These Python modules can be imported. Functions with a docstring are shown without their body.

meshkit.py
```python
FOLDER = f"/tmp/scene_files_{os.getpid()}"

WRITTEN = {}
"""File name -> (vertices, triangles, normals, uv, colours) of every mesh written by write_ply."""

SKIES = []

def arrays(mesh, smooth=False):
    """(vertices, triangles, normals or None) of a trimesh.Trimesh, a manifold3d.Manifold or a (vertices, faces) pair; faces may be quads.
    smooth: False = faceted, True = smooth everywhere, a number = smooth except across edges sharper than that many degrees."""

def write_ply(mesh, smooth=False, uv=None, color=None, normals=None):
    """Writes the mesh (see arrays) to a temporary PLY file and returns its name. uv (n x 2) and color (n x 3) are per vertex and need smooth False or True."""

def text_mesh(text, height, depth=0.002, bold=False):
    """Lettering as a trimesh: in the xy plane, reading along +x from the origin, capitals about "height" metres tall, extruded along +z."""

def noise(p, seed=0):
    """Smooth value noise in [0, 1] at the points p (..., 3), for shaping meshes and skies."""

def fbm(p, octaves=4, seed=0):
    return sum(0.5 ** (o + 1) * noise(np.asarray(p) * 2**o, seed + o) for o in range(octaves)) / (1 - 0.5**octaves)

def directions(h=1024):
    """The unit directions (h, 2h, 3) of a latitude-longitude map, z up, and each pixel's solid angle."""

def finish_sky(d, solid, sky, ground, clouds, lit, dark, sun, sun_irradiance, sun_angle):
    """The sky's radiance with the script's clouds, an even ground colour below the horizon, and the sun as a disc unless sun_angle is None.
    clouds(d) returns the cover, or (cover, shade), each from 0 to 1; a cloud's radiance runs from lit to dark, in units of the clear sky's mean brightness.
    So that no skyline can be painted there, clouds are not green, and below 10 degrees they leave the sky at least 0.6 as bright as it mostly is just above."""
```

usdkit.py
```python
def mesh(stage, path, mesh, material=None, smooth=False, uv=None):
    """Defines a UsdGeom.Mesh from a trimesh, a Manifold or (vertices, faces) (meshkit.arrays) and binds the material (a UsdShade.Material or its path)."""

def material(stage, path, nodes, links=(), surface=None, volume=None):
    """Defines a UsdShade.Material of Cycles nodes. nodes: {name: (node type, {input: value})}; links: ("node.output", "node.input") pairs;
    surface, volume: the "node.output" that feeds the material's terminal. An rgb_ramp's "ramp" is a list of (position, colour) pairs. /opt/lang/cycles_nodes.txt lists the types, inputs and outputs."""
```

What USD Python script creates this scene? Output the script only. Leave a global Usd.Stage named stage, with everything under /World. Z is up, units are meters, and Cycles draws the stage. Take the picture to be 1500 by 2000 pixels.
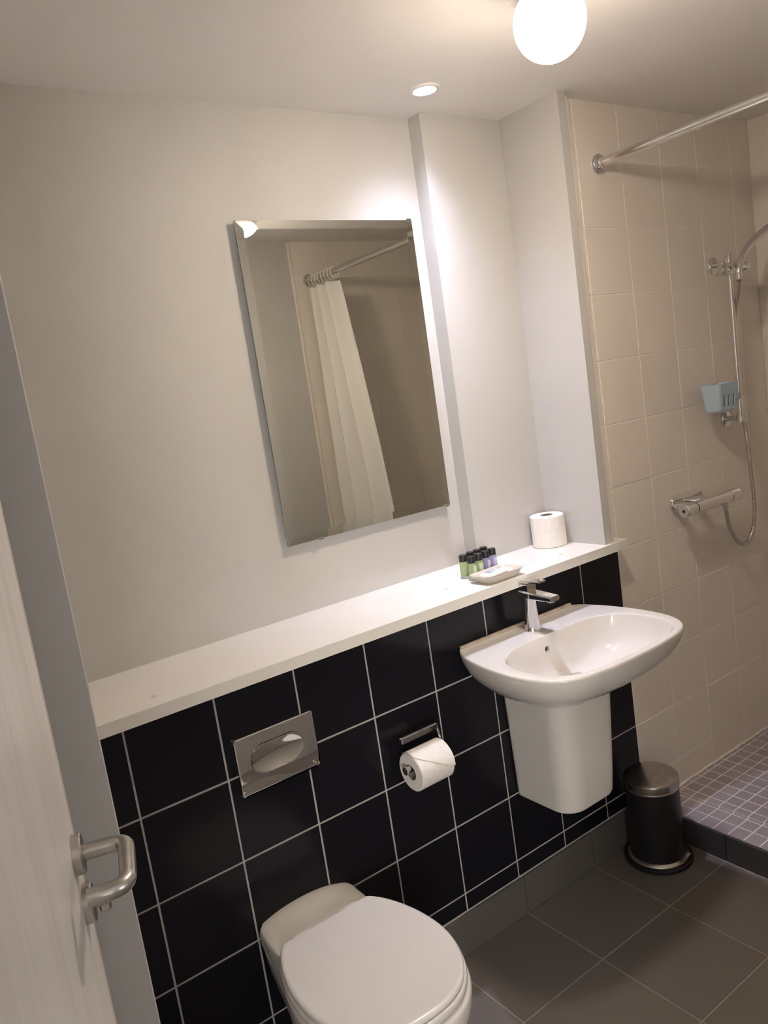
import math, random
import numpy as np, trimesh, manifold3d as m3, usdkit, meshkit
from shapely.geometry import Polygon, box as sbox, Point
from pxr import Usd, UsdGeom, UsdLux, UsdShade, Gf, Sdf, Vt

rng = random.Random(7)
stage = Usd.Stage.CreateInMemory()
UsdGeom.SetStageUpAxis(stage, UsdGeom.Tokens.z)
UsdGeom.SetStageMetersPerUnit(stage, 1.0)
stage.SetDefaultPrim(UsdGeom.Xform.Define(stage, '/World').GetPrim())
UsdGeom.Scope.Define(stage, '/World/Looks')

# ------------------------------------------------------------------ camera, light levels, exposure
EXPOSURE = 0.41
GLOBE_COLOR, GLOBE_POWER = (1.0, 0.83, 0.66), 300.0
SPOT_COLOR, SPOT_POWER = (0.86, 0.89, 1.16), 2300.0
DAY_COLOR, DAY_POWER = (0.97, 0.95, 0.98), 3.4
SHEER_COLOR, SHEER_POWER = (1.0, 0.95, 0.88), 19.0
CAM = (-0.386, -1.634, 1.580)
F_PX = 1547.6
AX = [(0.804282679, -0.575972850, -0.146234908), (-0.205532914, -0.038727239, -0.977883645), (0.557571155, 0.816550964, -0.149529026)]
cam = UsdGeom.Camera.Define(stage, '/World/camera')
cam.CreateHorizontalApertureAttr(36.0); cam.CreateVerticalApertureAttr(48.0)
cam.CreateFocalLengthAttr(36.0 * F_PX / 1500.0)
cam.CreateClippingRangeAttr(Gf.Vec2f(0.02, 50.0))
cam.CreateExposureAttr(EXPOSURE)
m = Gf.Matrix4d(*AX[0], 0, *[-c for c in AX[1]], 0, *[-c for c in AX[2]], 0, *CAM, 1)
cam.AddTransformOp().Set(m)

# ------------------------------------------------------------------ materials
def mat(name, nodes, links=(), surface='p.BSDF'):
    return usdkit.material(stage, '/World/Looks/' + name, nodes, links, surface=surface)

def plain(name, col, rough=.5, metal=0., **kw):
    return mat(name, {'p': ('principled_bsdf', dict(base_color=col, roughness=rough, metallic=metal, **kw))})

def grainy(name, c1, c2, scale, rough=.5, bump=0., bscale=None, detail=3, **kw):
    n = {'g': ('geometry', {}), 'n': ('noise_texture', {'scale': scale, 'detail': detail}),
         'r': ('rgb_ramp', {'ramp': [(.3, c1), (.7, c2)]}), 'p': ('principled_bsdf', dict(roughness=rough, **kw))}
    l = [('g.position', 'n.vector'), ('n.fac', 'r.fac'), ('r.color', 'p.base_color')]
    if bump:
        n['n2'] = ('noise_texture', {'scale': bscale or scale, 'detail': 3})
        n['b'] = ('bump', {'strength': bump, 'distance': .002})
        l += [('g.position', 'n2.vector'), ('n2.fac', 'b.height'), ('b.normal', 'p.normal')]
    return mat(name, n, l)

def per_piece(name, c1, c2, rough, bump=0., bscale=40., speckle=0., sscale=900., **kw):
    """tone differs slightly from piece to piece (random per mesh island/object)"""
    n = {'o': ('object_info', {}), 'r': ('rgb_ramp', {'ramp': [(0., c1), (1., c2)]}), 'g': ('geometry', {}),
         'p': ('principled_bsdf', dict(roughness=rough, **kw))}
    l = [('o.random', 'r.fac')]
    src = 'r.color'
    if speckle:
        n['s'] = ('noise_texture', {'scale': sscale, 'detail': 2}); n['sr'] = ('rgb_ramp', {'ramp': [(.35, (1 - speckle,) * 3), (.65, (1 + speckle,) * 3)]})
        n['m'] = ('mix_color', {'blend_type': 'multiply', 'fac': 1., 'use_clamp': False})
        l += [('g.position', 's.vector'), ('s.fac', 'sr.fac'), (src, 'm.a'), ('sr.color', 'm.b')]; src = 'm.result'
    l.append((src, 'p.base_color'))
    if bump:
        n['n2'] = ('noise_texture', {'scale': bscale, 'detail': 2}); n['b'] = ('bump', {'strength': bump, 'distance': .002})
        l += [('g.position', 'n2.vector'), ('n2.fac', 'b.height'), ('b.normal', 'p.normal')]
    return mat(name, n, l)

PLASTER = grainy('wall_paint', (.505, .492, .470), (.525, .512, .490), 3., .62, .10, 55.)
CEIL = grainy('ceiling_paint', (.82, .80, .78), (.84, .82, .80), 3., .75, .05, 40.)
SHELFM = grainy('shelf_gloss_paint', (.745, .72, .68), (.765, .74, .70), 6., .28, .04, 30.)
BLACKT = per_piece('black_ceramic', (.0075, .0075, .0110), (.010, .010, .0140), .20, .03, 14., specular_ior_level=.22)
CREAMT = per_piece('cream_ceramic', (.77, .715, .65), (.79, .735, .67), .30, .03, 14.)
GROUTD = grainy('pale_grout', (.42, .40, .38), (.50, .48, .46), 30., .85)
GROUTC = grainy('cream_grout', (.82, .76, .69), (.86, .80, .73), 30., .85)
GROUTF = grainy('floor_grout', (.34, .30, .26), (.42, .37, .33), 30., .9)
FLOORT = per_piece('floor_porcelain', (.155, .138, .125), (.170, .150, .136), .62, .05, 200., .14, 700.)
SKIRT = per_piece('skirting_porcelain', (.088, .083, .077), (.100, .092, .085), .55, .05, 200., .1, 700.)
RISERT = per_piece('riser_porcelain', (.058, .056, .059), (.068, .066, .070), .5, .05, 200., .1, 700.)
MOSAIC = per_piece('mosaic_porcelain', (.295, .265, .288), (.35, .315, .342), .5, .04, 200., .06, 500.)
GROUTM = grainy('mosaic_grout', (.72, .66, .68), (.80, .74, .76), 40., .9)
TRIM = plain('cream_trim_plastic', (.76, .70, .62), .32)
CHROME = plain('chrome', (.78, .78, .79), .06, 1.)
CHROMES = plain('chrome_plate', (.84, .83, .81), .05, 1.)
DARKCH = plain('shaded_gasket', (.03, .03, .03), .5)
STEEL = grainy('satin_steel', (.52, .50, .47), (.60, .58, .55), 60., .30, metallic=1.)
BRUSH = grainy('brushed_lid_steel', (.42, .40, .385), (.52, .50, .48), 60., .24, metallic=1.)
RAILM = plain('polished_steel_tube', (.74, .72, .69), .20, 1.)
MIRROR = plain('mirror_silver', (.74, .75, .71), .0, 1.)
MIREDGE = plain('mirror_glass_edge', (.10, .14, .12), .15)
CERAMIC = plain('white_vitreous_china', (.74, .715, .68), .09, coat_weight=.4, coat_roughness=.03)
SEATM = plain('white_seat_plastic', (.76, .735, .70), .22)
BLACKP = grainy('black_powder_coat', (.012, .012, .015), (.016, .016, .019), 200., .38)
RUBBER = plain('black_rubber', (.010, .010, .011), .55)
PAPER = grainy('tissue_paper', (.80, .77, .73), (.86, .83, .79), 90., .9, .25, 160.)
CARD = grainy('roll_cardboard', (.22, .18, .17), (.28, .24, .22), 60., .9)
GREENB = plain('green_shower_gel', (.50, .62, .34), .12, transmission_weight=.35, ior=1.35)
LILACB = plain('lilac_shampoo', (.42, .40, .66), .12, transmission_weight=.25, ior=1.35)
CLEARB = plain('clear_bottle_base', (.80, .84, .80), .06, transmission_weight=.8, ior=1.3)
BCAP = plain('black_cap_plastic', (.014, .014, .017), .38)
GLABEL = plain('pale_green_label', (.62, .70, .50), .5)
LLABEL = plain('pale_lilac_label', (.60, .57, .76), .5)
DISHM = plain('ivory_soap_dish', (.60, .56, .49), .25)
WRAP = grainy('white_soap_wrapper', (.66, .66, .63), (.72, .72, .69), 120., .35, .4, 70.)
WRAPBLUE = plain('pale_blue_print', (.42, .52, .60), .4)
BLUEP = mat('pale_blue_plastic', {'p': ('principled_bsdf', dict(base_color=(.60, .74, .88), roughness=.2, transmission_weight=.3, ior=1.3))})
BLUEIN = plain('blue_soap_sachet', (.62, .76, .88), .25)
DOORM = mat('door_satin_paint', {
    'g': ('geometry', {}), 'mp': ('mapping', {'scale': (16., 16., 1.6)}), 'n': ('noise_texture', {'scale': 1.6, 'detail': 4, 'roughness': .6}),
    'r': ('rgb_ramp', {'ramp': [(.30, (.68, .645, .61)), (.62, (.77, .745, .72))]}), 'b': ('bump', {'strength': .12, 'distance': .002}),
    'p': ('principled_bsdf', {'roughness': .38})},
    [('g.position', 'mp.vector'), ('mp.vector', 'n.vector'), ('n.fac', 'r.fac'), ('r.color', 'p.base_color'), ('n.fac', 'b.height'), ('b.normal', 'p.normal')])
LIPM = grainy('door_lipping', (.50, .43, .35), (.60, .53, .45), 14., .5)
CURT = mat('white_curtain_fabric', {
    'g': ('geometry', {}), 'n': ('noise_texture', {'scale': 38., 'detail': 4}), 'b': ('bump', {'strength': .35, 'distance': .006}),
    'd': ('diffuse_bsdf', {'color': (.92, .90, .87)}), 't': ('translucent_bsdf', {'color': (.80, .78, .74)}), 'x': ('mix_closure', {'fac': .18})},
    [('g.position', 'n.vector'), ('n.fac', 'b.height'), ('b.normal', 'd.normal'), ('d.BSDF', 'x.closure1'), ('t.BSDF', 'x.closure2')], surface='x.closure')
SEAL = grainy('aged_sealant', (.40, .33, .26), (.56, .48, .39), 30., .6)
CARPET = grainy('bedroom_carpet', (.16, .14, .13), (.20, .18, .16), 300., .95, .5, 300.)
# opal globe with the bulb pointing down inside it: its underside glows most, its crown least
GLOBE = mat('opal_glass_lit', {'g': ('geometry', {}), 'x': ('separate_xyz', {}), 'm': ('map_range', {'from_min': 1., 'from_max': -1., 'to_min': .20, 'to_max': 1., 'clamp': True}), 'q': ('math', {'math_type': 'power', 'value2': 6.0}), 's': ('math', {'math_type': 'multiply', 'value2': GLOBE_POWER}),
    'e': ('emission', {'color': GLOBE_COLOR})}, [('g.normal', 'x.vector'), ('x.z', 'm.value'), ('m.result', 'q.value1'), ('q.value', 's.value1'), ('s.value', 'e.strength')], surface='e.emission')
# a lens lamp: brightest straight ahead, dimmer off its axis
SPOT = mat('spot_lamp_lit', {'g': ('geometry', {}), 'd': ('vector_math', {'math_type': 'dot_product'}), 'q': ('math', {'math_type': 'power', 'value2': 6.}),
    's': ('math', {'math_type': 'multiply', 'value2': SPOT_POWER}), 'e': ('emission', {'color': SPOT_COLOR})},
    [('g.normal', 'd.vector1'), ('g.incoming', 'd.vector2'), ('d.value', 'q.value1'), ('q.value', 's.value1'), ('s.value', 'e.strength')], surface='e.emission')
DAY = mat('daylit_pane', {'e': ('emission', {'color': DAY_COLOR, 'strength': DAY_POWER})}, surface='e.emission')
CAPM = plain('yellowed_screw_cap', (.58, .54, .48), .4)
WHITEM = plain('white_enamel', (.80, .78, .75), .35)

# ------------------------------------------------------------------ prim helpers
def path_of(parent):
    return '/World' if parent is None else str(parent.GetPath())

def free(parent, name):
    p = path_of(parent) + '/' + name
    if not stage.GetPrimAtPath(p): return p
    k = 1
    while stage.GetPrimAtPath('%s_%03d' % (p, k)): k += 1
    return '%s_%03d' % (p, k)

def obj(name, mesh, material, parent=None, smooth=35, label=None):
    o = usdkit.mesh(stage, free(parent, name), mesh, material, smooth=smooth).GetPrim()
    if label: o.SetCustomDataByKey('label', label)
    return o

def tag(o, label=None, cat=None, group=None, kind=None):
    for k, v in (('label', label), ('category', cat), ('group', group), ('kind', kind)):
        if v: o.SetCustomDataByKey(k, v)
    return o

def thing(name, label, cat, loc=(0, 0, 0), rotz=0., group=None, kind=None):
    x = UsdGeom.Xform.Define(stage, free(None, name))
    x.AddTranslateOp().Set(Gf.Vec3d(*loc)); x.AddRotateZOp().Set(float(rotz))
    return tag(x.GetPrim(), label, cat, group, kind)

def copy_of(src, loc, rotz, label):
    was = src.GetCustomData()
    x = thing(src.GetName().split('_0')[0], label, was['category'], loc, rotz, was.get('group'))
    x.GetReferences().AddInternalReference(src.GetPath())
    x.SetInstanceable(True)
    return x

# ------------------------------------------------------------------ mesh helpers
def cat(*ms): return trimesh.util.concatenate([to_tm(a) for a in ms])

def to_tm(a):
    if hasattr(a, 'to_mesh'):
        q = a.to_mesh(); return trimesh.Trimesh(q.vert_properties[:, :3], q.tri_verts, process=False)
    return a

def man(a):
    return m3.Manifold(m3.Mesh(np.asarray(a.vertices, np.float32), np.asarray(a.faces, np.uint32)))

def bx(x0, x1, y0, y1, z0, z1, c=0.):
    """box, edges chamfered by c"""
    if c <= 0:
        b = trimesh.creation.box((x1 - x0, y1 - y0, z1 - z0)); b.apply_translation(((x0 + x1) / 2, (y0 + y1) / 2, (z0 + z1) / 2)); return b
    lo, hi = np.array([x0, y0, z0]), np.array([x1, y1, z1]); P = []
    for s in np.ndindex(2, 2, 2):
        for k in range(3):
            q = np.where(np.array(s) == 0, lo + c, hi - c)
            q[k] = (lo if s[k] == 0 else hi)[k]; P.append(q)
    return trimesh.convex.convex_hull(np.array(P))

def plate(x0, x1, z0, z1, yb, yf, c=.001):
    """tile on a wall facing -y or +y: bevelled face at yf, open back at yb (16 triangles)"""
    s = 1 if yf > yb else -1
    ring = lambda i, y: [(x0 + i, y, z0 + i), (x1 - i, y, z0 + i), (x1 - i, y, z1 - i), (x0 + i, y, z1 - i)]
    v = np.array(ring(0, yb) + ring(0, yf - s * c) + ring(c, yf)); f = []
    for a in (0, 4):
        for k in range(4):
            n = (k + 1) % 4; f += [(a + k, a + n, a + 4 + n), (a + k, a + 4 + n, a + 4 + k)]
    f += [(8, 9, 10), (8, 10, 11)]; f += [(0, 2, 1), (0, 3, 2)]
    t = trimesh.Trimesh(v, np.array(f), process=False)
    if s > 0: t.invert()
    return t

def turn(t, what):
    """swap axes of a y-facing plate: 'x' -> faces +-x (x,y swapped), 'z' -> faces +-z (y,z swapped)"""
    v = t.vertices.copy()
    v = v[:, [1, 0, 2]] if what == 'x' else v[:, [0, 2, 1]]
    q = trimesh.Trimesh(v, t.faces.copy(), process=False); q.invert(); return q

def lathe(profile, n=40):
    """solid of revolution about z from (r, z) pairs, bottom to top"""
    return loft([[(r * math.cos(a), r * math.sin(a), z) for a in np.linspace(0, 2 * np.pi, n, endpoint=False)] for r, z in profile])

def loft(rings, cap=True):
    R = np.array(rings, float); k, n = R.shape[:2]; v = R.reshape(-1, 3); f = []
    for a in range(k - 1):
        for b in range(n):
            c = (b + 1) % n; p, q, r, s = a * n + b, a * n + c, (a + 1) * n + c, (a + 1) * n + b
            f += [(p, q, r), (p, r, s)]
    if cap:
        v = np.vstack([v, R[0].mean(0), R[-1].mean(0)]); i, j = k * n, k * n + 1
        for b in range(n):
            c = (b + 1) % n; f += [(i, c, b), (j, (k - 1) * n + b, (k - 1) * n + c)]
    t = trimesh.Trimesh(v, np.array(f), process=False)
    if cap and t.volume < 0: t.invert()
    return t

def smoothpath(pts, n=40, closed=False):
    from scipy.interpolate import CubicSpline
    P = np.array(pts, float); d = np.r_[0, np.cumsum(np.linalg.norm(np.diff(P, axis=0), axis=1))]
    return CubicSpline(d, P)(np.linspace(0, d[-1], n))

def tube(path, r, n=16, rfun=None):
    P = np.array(path, float); T = np.gradient(P, axis=0); T /= np.linalg.norm(T, axis=1)[:, None]
    u = np.cross(T[0], [0, 0, 1.]); u = u if np.linalg.norm(u) > .1 else np.cross(T[0], [0, 1., 0]); u /= np.linalg.norm(u)
    rings = []
    for i, (p, t) in enumerate(zip(P, T)):
        u = u - t * (u @ t); u /= np.linalg.norm(u); w = np.cross(t, u); rr = r if rfun is None else rfun(i / (len(P) - 1))
        rings.append([p + rr * (u * math.cos(a) + w * math.sin(a)) for a in np.linspace(0, 2 * np.pi, n, endpoint=False)])
    return loft(rings)

def rounded_path(pts, r, seg=7):
    """polyline with filleted corners"""
    P = [np.array(p, float) for p in pts]; out = [P[0]]
    for a, b, c in zip(P, P[1:], P[2:]):
        u, w = (a - b) / np.linalg.norm(a - b), (c - b) / np.linalg.norm(c - b)
        s, e = b + u * r, b + w * r
        for t in np.linspace(0, 1, seg): out.append((1 - t) ** 2 * s + 2 * t * (1 - t) * b + t * t * e)
    out.append(P[-1]); return out

def rod(a, b, r, n=20):
    a, b = np.array(a, float), np.array(b, float); return tube([a, a * .5 + b * .5, b], r, n)

def axis_lathe(profile, origin, direction, n=32):
    """lathe whose z axis is laid along a direction from origin"""
    t = lathe(profile, n); t.apply_transform(trimesh.geometry.align_vectors([0, 0, 1], direction)); t.apply_translation(origin); return t

def rrect(w, h, r, n=6):
    out = []
    for cx, cy, a0 in ((w / 2 - r, h / 2 - r, 0), (-w / 2 + r, h / 2 - r, 90), (-w / 2 + r, -h / 2 + r, 180), (w / 2 - r, -h / 2 + r, 270)):
        for a in np.linspace(a0, a0 + 90, n): out.append((cx + r * math.cos(math.radians(a)), cy + r * math.sin(math.radians(a))))
    return np.array(out)

def extrude(poly, h): return trimesh.creation.extrude_polygon(poly, h, engine='earcut')

def smoothclosed(pts, n=160):
    """closed smooth curve through 2d points"""
    from scipy.interpolate import CubicSpline
    P = np.vstack([pts, pts[:1]]); d = np.r_[0, np.cumsum(np.linalg.norm(np.diff(P, axis=0), axis=1))]
    return CubicSpline(d, P, bc_type='periodic')(np.linspace(0, d[-1], n, endpoint=False))

def resample(P, n, closed=True):
    P = np.array(P, float); Q = np.vstack([P, P[:1]]) if closed else P
    d = np.r_[0, np.cumsum(np.linalg.norm(np.diff(Q, axis=0), axis=1))]; s = np.linspace(0, d[-1], n, endpoint=not closed)
    return np.stack([np.interp(s, d, Q[:, k]) for k in range(Q.shape[1])], 1)

# ------------------------------------------------------------------ dimensions of the room
PW, PH, H1 = .203, .1997, .772          # wall tile pitch across / up, height of a joint
ZC = 2.341                              # ceiling
YR, YC = .2515, .198                    # back of the recess, face of the boxed corner
XL, XR = -.175, 2.547                   # left wall, right shower wall
YF = -1.315                             # wall opposite
XJ = 1.604                              # where black tiles end and cream ones start
SZ0, SZ1, SY = .988, 1.016, -.052       # shelf underside, top, front

def structure(name): return tag(UsdGeom.Xform.Define(stage, free(None, name)).GetPrim(), kind='structure')

# ceiling with the downlight's hole
LX, LY = 1.092, .052
ce = extrude(sbox(-3.3, -4.6, 2.75, .40).difference(Point(LX, LY).buffer(.034, 24)), .05); ce.apply_translation((0, 0, ZC))
tag(obj('ceiling', ce, CEIL, smooth=False), kind='structure')

# back wall: plaster recess, boxed corner and pier end, tiled lower wall and shower wall
wb = structure('wall_back')
obj('plaster', cat(bx(XL, 1.187, YR, .40, SZ1 - .01, ZC), bx(1.187, XR + .1, YC, .40, SZ1 - .01, ZC), bx(1.502, 1.536, -.038, YC, SZ1, ZC)), PLASTER, wb, False)
obj('grout_bed', cat(bx(XL, XJ - .001, .0016, .05, .0, SZ0)), GROUTD, wb, False)
obj('grout_bed', cat(bx(XJ - .001, XR, .0012, .05, .0, SZ0), bx(1.536, XR, .0012, .05, SZ0, ZC)), GROUTC, wb, False)
def wall_tiles(parent, xs, zs, yf, yb, g, material, want=lambda x, z: True):
    for a, b in zip(xs, xs[1:]):
        for c, d in zip(zs, zs[1:]):
            if b - a > .008 and d - c > .008 and want((a + b) / 2, (c + d) / 2):
                j = rng.uniform(-.0003, .0003)
                obj('tile', plate(a + g / 2, b - g / 2, c + g / 2, d - g / 2, yb, yf + j), material, parent, False)
zrows = [.121] + [H1 + k * PH for k in range(-3, 1)] + [H1 + PH, ]
wall_tiles(wb, [XL] + [k * PW for k in range(0, 8)] + [XJ], zrows[:-1] + [SZ0 - .001], 0., .004, .0048, BLACKT)
crow = [.086] + [H1 + k * PH for k in range(-3, 8)] + [ZC]
xcream = [XJ + k * PW for k in range(0, 5)] + [XR]
wall_tiles(wb, xcream, crow, 0., .004, .0030, CREAMT)
for c, d in zip([SZ1 + .001] + [z for z in crow if z > SZ1 + .02], [z for z in crow if z > SZ1 + .02]):
    obj('tile', plate(1.562, XJ - .0004, c + .0015, d - .0015, .004, 0.), CREAMT, wb, False)
tag(obj('trim_1', cat(bx(1.5365, 1.5610, -.030, .004, SZ1 + .001, ZC, .009)), TRIM, None, 40), kind='structure')

# skirting tiles under the black tiles
bb = structure('baseboard_back')
obj('grout_bed', bx(XL, 1.612, -.002, .0014, 0, .119), GROUTF, bb, False)
xs = [XL, .127, .427, .727, 1.027, 1.327, 1.610]
for a, b in zip(xs, xs[1:]): obj('skirting_tile', plate(a + .0015, b - .0015, .003, .119, -.0015, -.0075), SKIRT, bb, False)

# floor tiles
fl = structure('floor')
obj('grout_bed', cat(bx(-.9, 1.63, YF - .10, .02, -.06, -.0015), bx(-3.2, 2.75, -4.5, YF - .10, -.06, -.004)), GROUTF, fl, False)
fx = [-.9, -.773, -.473, -.173, .127, .427, .727, 1.027, 1.327, 1.612]
fy = [.0, -.281, -.575, -.869, -1.163, YF - .10]
for a, b in zip(fx, fx[1:]):
    for c, d in zip(fy[1:], fy):
        obj('tile', turn(plate(a + .0016, b - .0016, c + .0016, d - .0016, -.003, rng.uniform(-.0003, 0.)), 'z'), FLOORT, fl, False)
obj('carpet', bx(-3.2, 2.75, -4.5, YF - .102, -.004, .004), CARPET, fl, False)

# right shower wall
wr = structure('wall_right')
obj('grout_bed', bx(XR + .0012, XR + .1, YF - .1, .05, 0, ZC), GROUTC, wr, False)
ys = [0.] + [-.128 - k * PW for k in range(0, 6)] + [YF]
for a, b in zip(ys[1:], ys):
    for c, d in zip(crow, crow[1:]):
        if b - a > .01: obj('tile', turn(plate(a + .0015, b - .0015, c + .0015, d - .0015, XR + .004, XR), 'x'), CREAMT, wr, False)

# wall opposite, with the doorway the camera looks through
wf = structure('wall_front')
obj('plaster', cat(bx(-2.2, -.43, YF - .10, YF, 0, ZC), bx(.40, 1.604, YF - .10, YF, 0, ZC), bx(-.43, .40, YF - .10, YF, 2.08, ZC), bx(1.604, 2.75, YF - .10, YF - .012, 0, ZC)), PLASTER, wf, False)
obj('grout_bed', bx(1.616, XR, YF - .013, YF - .0012, 0, ZC), GROUTC, wf, False)
for a, b in zip([1.622] + xcream[1:], xcream[1:] ):
    for c, d in zip(crow, crow[1:]): obj('tile', plate(a + .0015, b - .0015, c + .0015, d - .0015, YF - .005, YF), CREAMT, wf, False)
tag(obj('trim_2', bx(1.604, 1.622, YF - .008, YF + .006, 0, ZC, .004), TRIM, None, 40), kind='structure')
tag(obj('wall_left', bx(-.90, XL, -.62, .40, 0, ZC, .002), PLASTER, None, False), kind='structure')
tag(obj('wall_side', bx(-.95, -.90, YF, .40, 0, ZC), PLASTER, None, False), kind='structure')
# bedroom behind the doorway, its far wall with two windows
BL, BR, BF = -3.2, 2.75, -4.5
W1, W2 = (.95, 2.35), (-2.75, -1.35)
tag(obj('wall_bedroom', cat(bx(BL - .1, BL, BF, YF - .1, 0, ZC), bx(BR - .1, BR, BF, YF - .1, 0, ZC), bx(BL, -2.0, YF - .1, YF, 0, ZC),
    bx(BL, W2[0], BF - .1, BF, 0, ZC), bx(W2[1], W1[0], BF - .1, BF, 0, ZC), bx(W1[1], BR, BF - .1, BF, 0, ZC),
    *[q for w in (W1, W2) for q in (bx(w[0], w[1], BF - .1, BF, 0, .75), bx(w[0], w[1], BF - .1, BF, 2.1, ZC))]), PLASTER, None, False), kind='structure')
SHEER = mat('sunlit_sheer_blind', {'e': ('emission', {'color': SHEER_COLOR, 'strength': SHEER_POWER})}, surface='e.emission')
for nm, (w0, w1), em_ in (('window_1', W1, DAY), ('window_2', W2, SHEER)):
    wn = structure(nm); wm = (w0 + w1) / 2
    for q in (bx(w0, w0 + .05, BF - .08, BF, .75, 2.1, .004), bx(w1 - .05, w1, BF - .08, BF, .75, 2.1, .004), bx(w0 + .05, w1 - .05, BF - .08, BF, .75, .80, .004),
              bx(w0 + .05, w1 - .05, BF - .08, BF, 2.05, 2.1, .004), bx(wm - .025, wm + .025, BF - .075, BF - .005, .80, 2.05, .004)): obj('frame', q, WHITEM, wn, False)
    for a, b in ((w0 + .05, wm - .025), (wm + .025, w1 - .05)): obj('pane', bx(a, b, BF - .06, BF - .052, .80, 2.05), em_, wn, False)

# door, opened inward against the left wall
E, Hg = np.array([-.243, -.722]), np.array([-.412, -1.312])
u = (Hg - E) / np.linalg.norm(Hg - E); ang = math.degrees(math.atan2(u[1], u[0])); W = float(np.linalg.norm(Hg - E))
dr = UsdGeom.Xform.Define(stage, '/World/door_1'); dr.AddTranslateOp().Set(Gf.Vec3d(E[0], E[1], 0)); dr.AddRotateZOp().Set(ang); dr = tag(dr.GetPrim(), kind='structure')
# local: x from the free edge towards the hinge, y = 0 the face seen (room side is +y)
obj('leaf', bx(.013, W, -.044, 0, .008, 2.03, .0015), DOORM, dr, False)
obj('lipping', bx(0, .0118, -.044, -.0004, .008, 2.03, .0015), LIPM, dr, False, label='bare timber lipping along the free edge of the door')
hz, hx, rr = 1.145, .050, .0212
hd = obj('lever_handle', tube(rounded_path([(hx, .006, hz), (hx, .054, hz), (hx + .092, .054, hz), (hx + .092, .016, hz)], .019), .0088, 20), STEEL, dr, 60)
obj('rose', axis_lathe([(rr, 0), (rr, .0085), (rr - .0015, .010), (.010, .010), (.010, .008)], (hx, 0, hz), (0, 1, 0)), STEEL, hd, 40)
tt = obj('thumb_turn', cat(axis_lathe([(.007, .0), (.007, .018)], (hx, .008, hz - .057), (0, 1, 0)), bx(hx - .004, hx + .004, .014, .026, hz - .071, hz - .043, .002)), STEEL, dr, 40)
obj('rose', axis_lathe([(rr, 0), (rr, .0085), (rr - .0015, .010), (.006, .010)], (hx, 0, hz - .057), (0, 1, 0)), STEEL, tt, 40)

# ------------------------------------------------------------------ shelf, mirror
sh = obj('shelf', extrude(Polygon([(XL, SY), (1.592, SY), (1.592, .0), (1.5365, .0), (1.5365, -.0385), (1.5015, -.0385), (1.5015, YC), (1.1865, YC), (1.1865, YR), (XL, YR)]), SZ1 - SZ0), SHELFM, None, False)
UsdGeom.Xformable(sh).AddTranslateOp().Set(Gf.Vec3d(0, 0, SZ0))
for px_, py_ in ((0.079, 0.009), (0.937, 0.059), (1.363, 0.020)): obj('screw_cap', lathe([(.0062, SZ1 - SZ0 - .001), (.0062, SZ1 - SZ0 + .0008), (.0048, SZ1 - SZ0 + .0014), (.0001, SZ1 - SZ0 + .0014)], 20).apply_translation((px_, py_, 0)), CAPM, sh, 30)
tag(sh, 'long white painted ledge running along the top of the black tiles', 'shelf')
MX0, MX1, MZ0, MZ1, MY, BV = .5665, 1.1315, 1.2115, 2.052, .2270, .022
mi = thing('wall_mirror', 'frameless tall rectangular mirror on the white wall above the ledge', 'mirror')
obj('silvered_glass', bx(MX0 + BV, MX1 - BV, MY, MY + .005, MZ0 + BV, MZ1 - BV), MIRROR, mi, False)
d_ = .0011
def quad(a, b, c, d): return trimesh.Trimesh(np.array([a, b, c, d], float), np.array([(0, 1, 2), (0, 2, 3)]), process=False)
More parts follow.
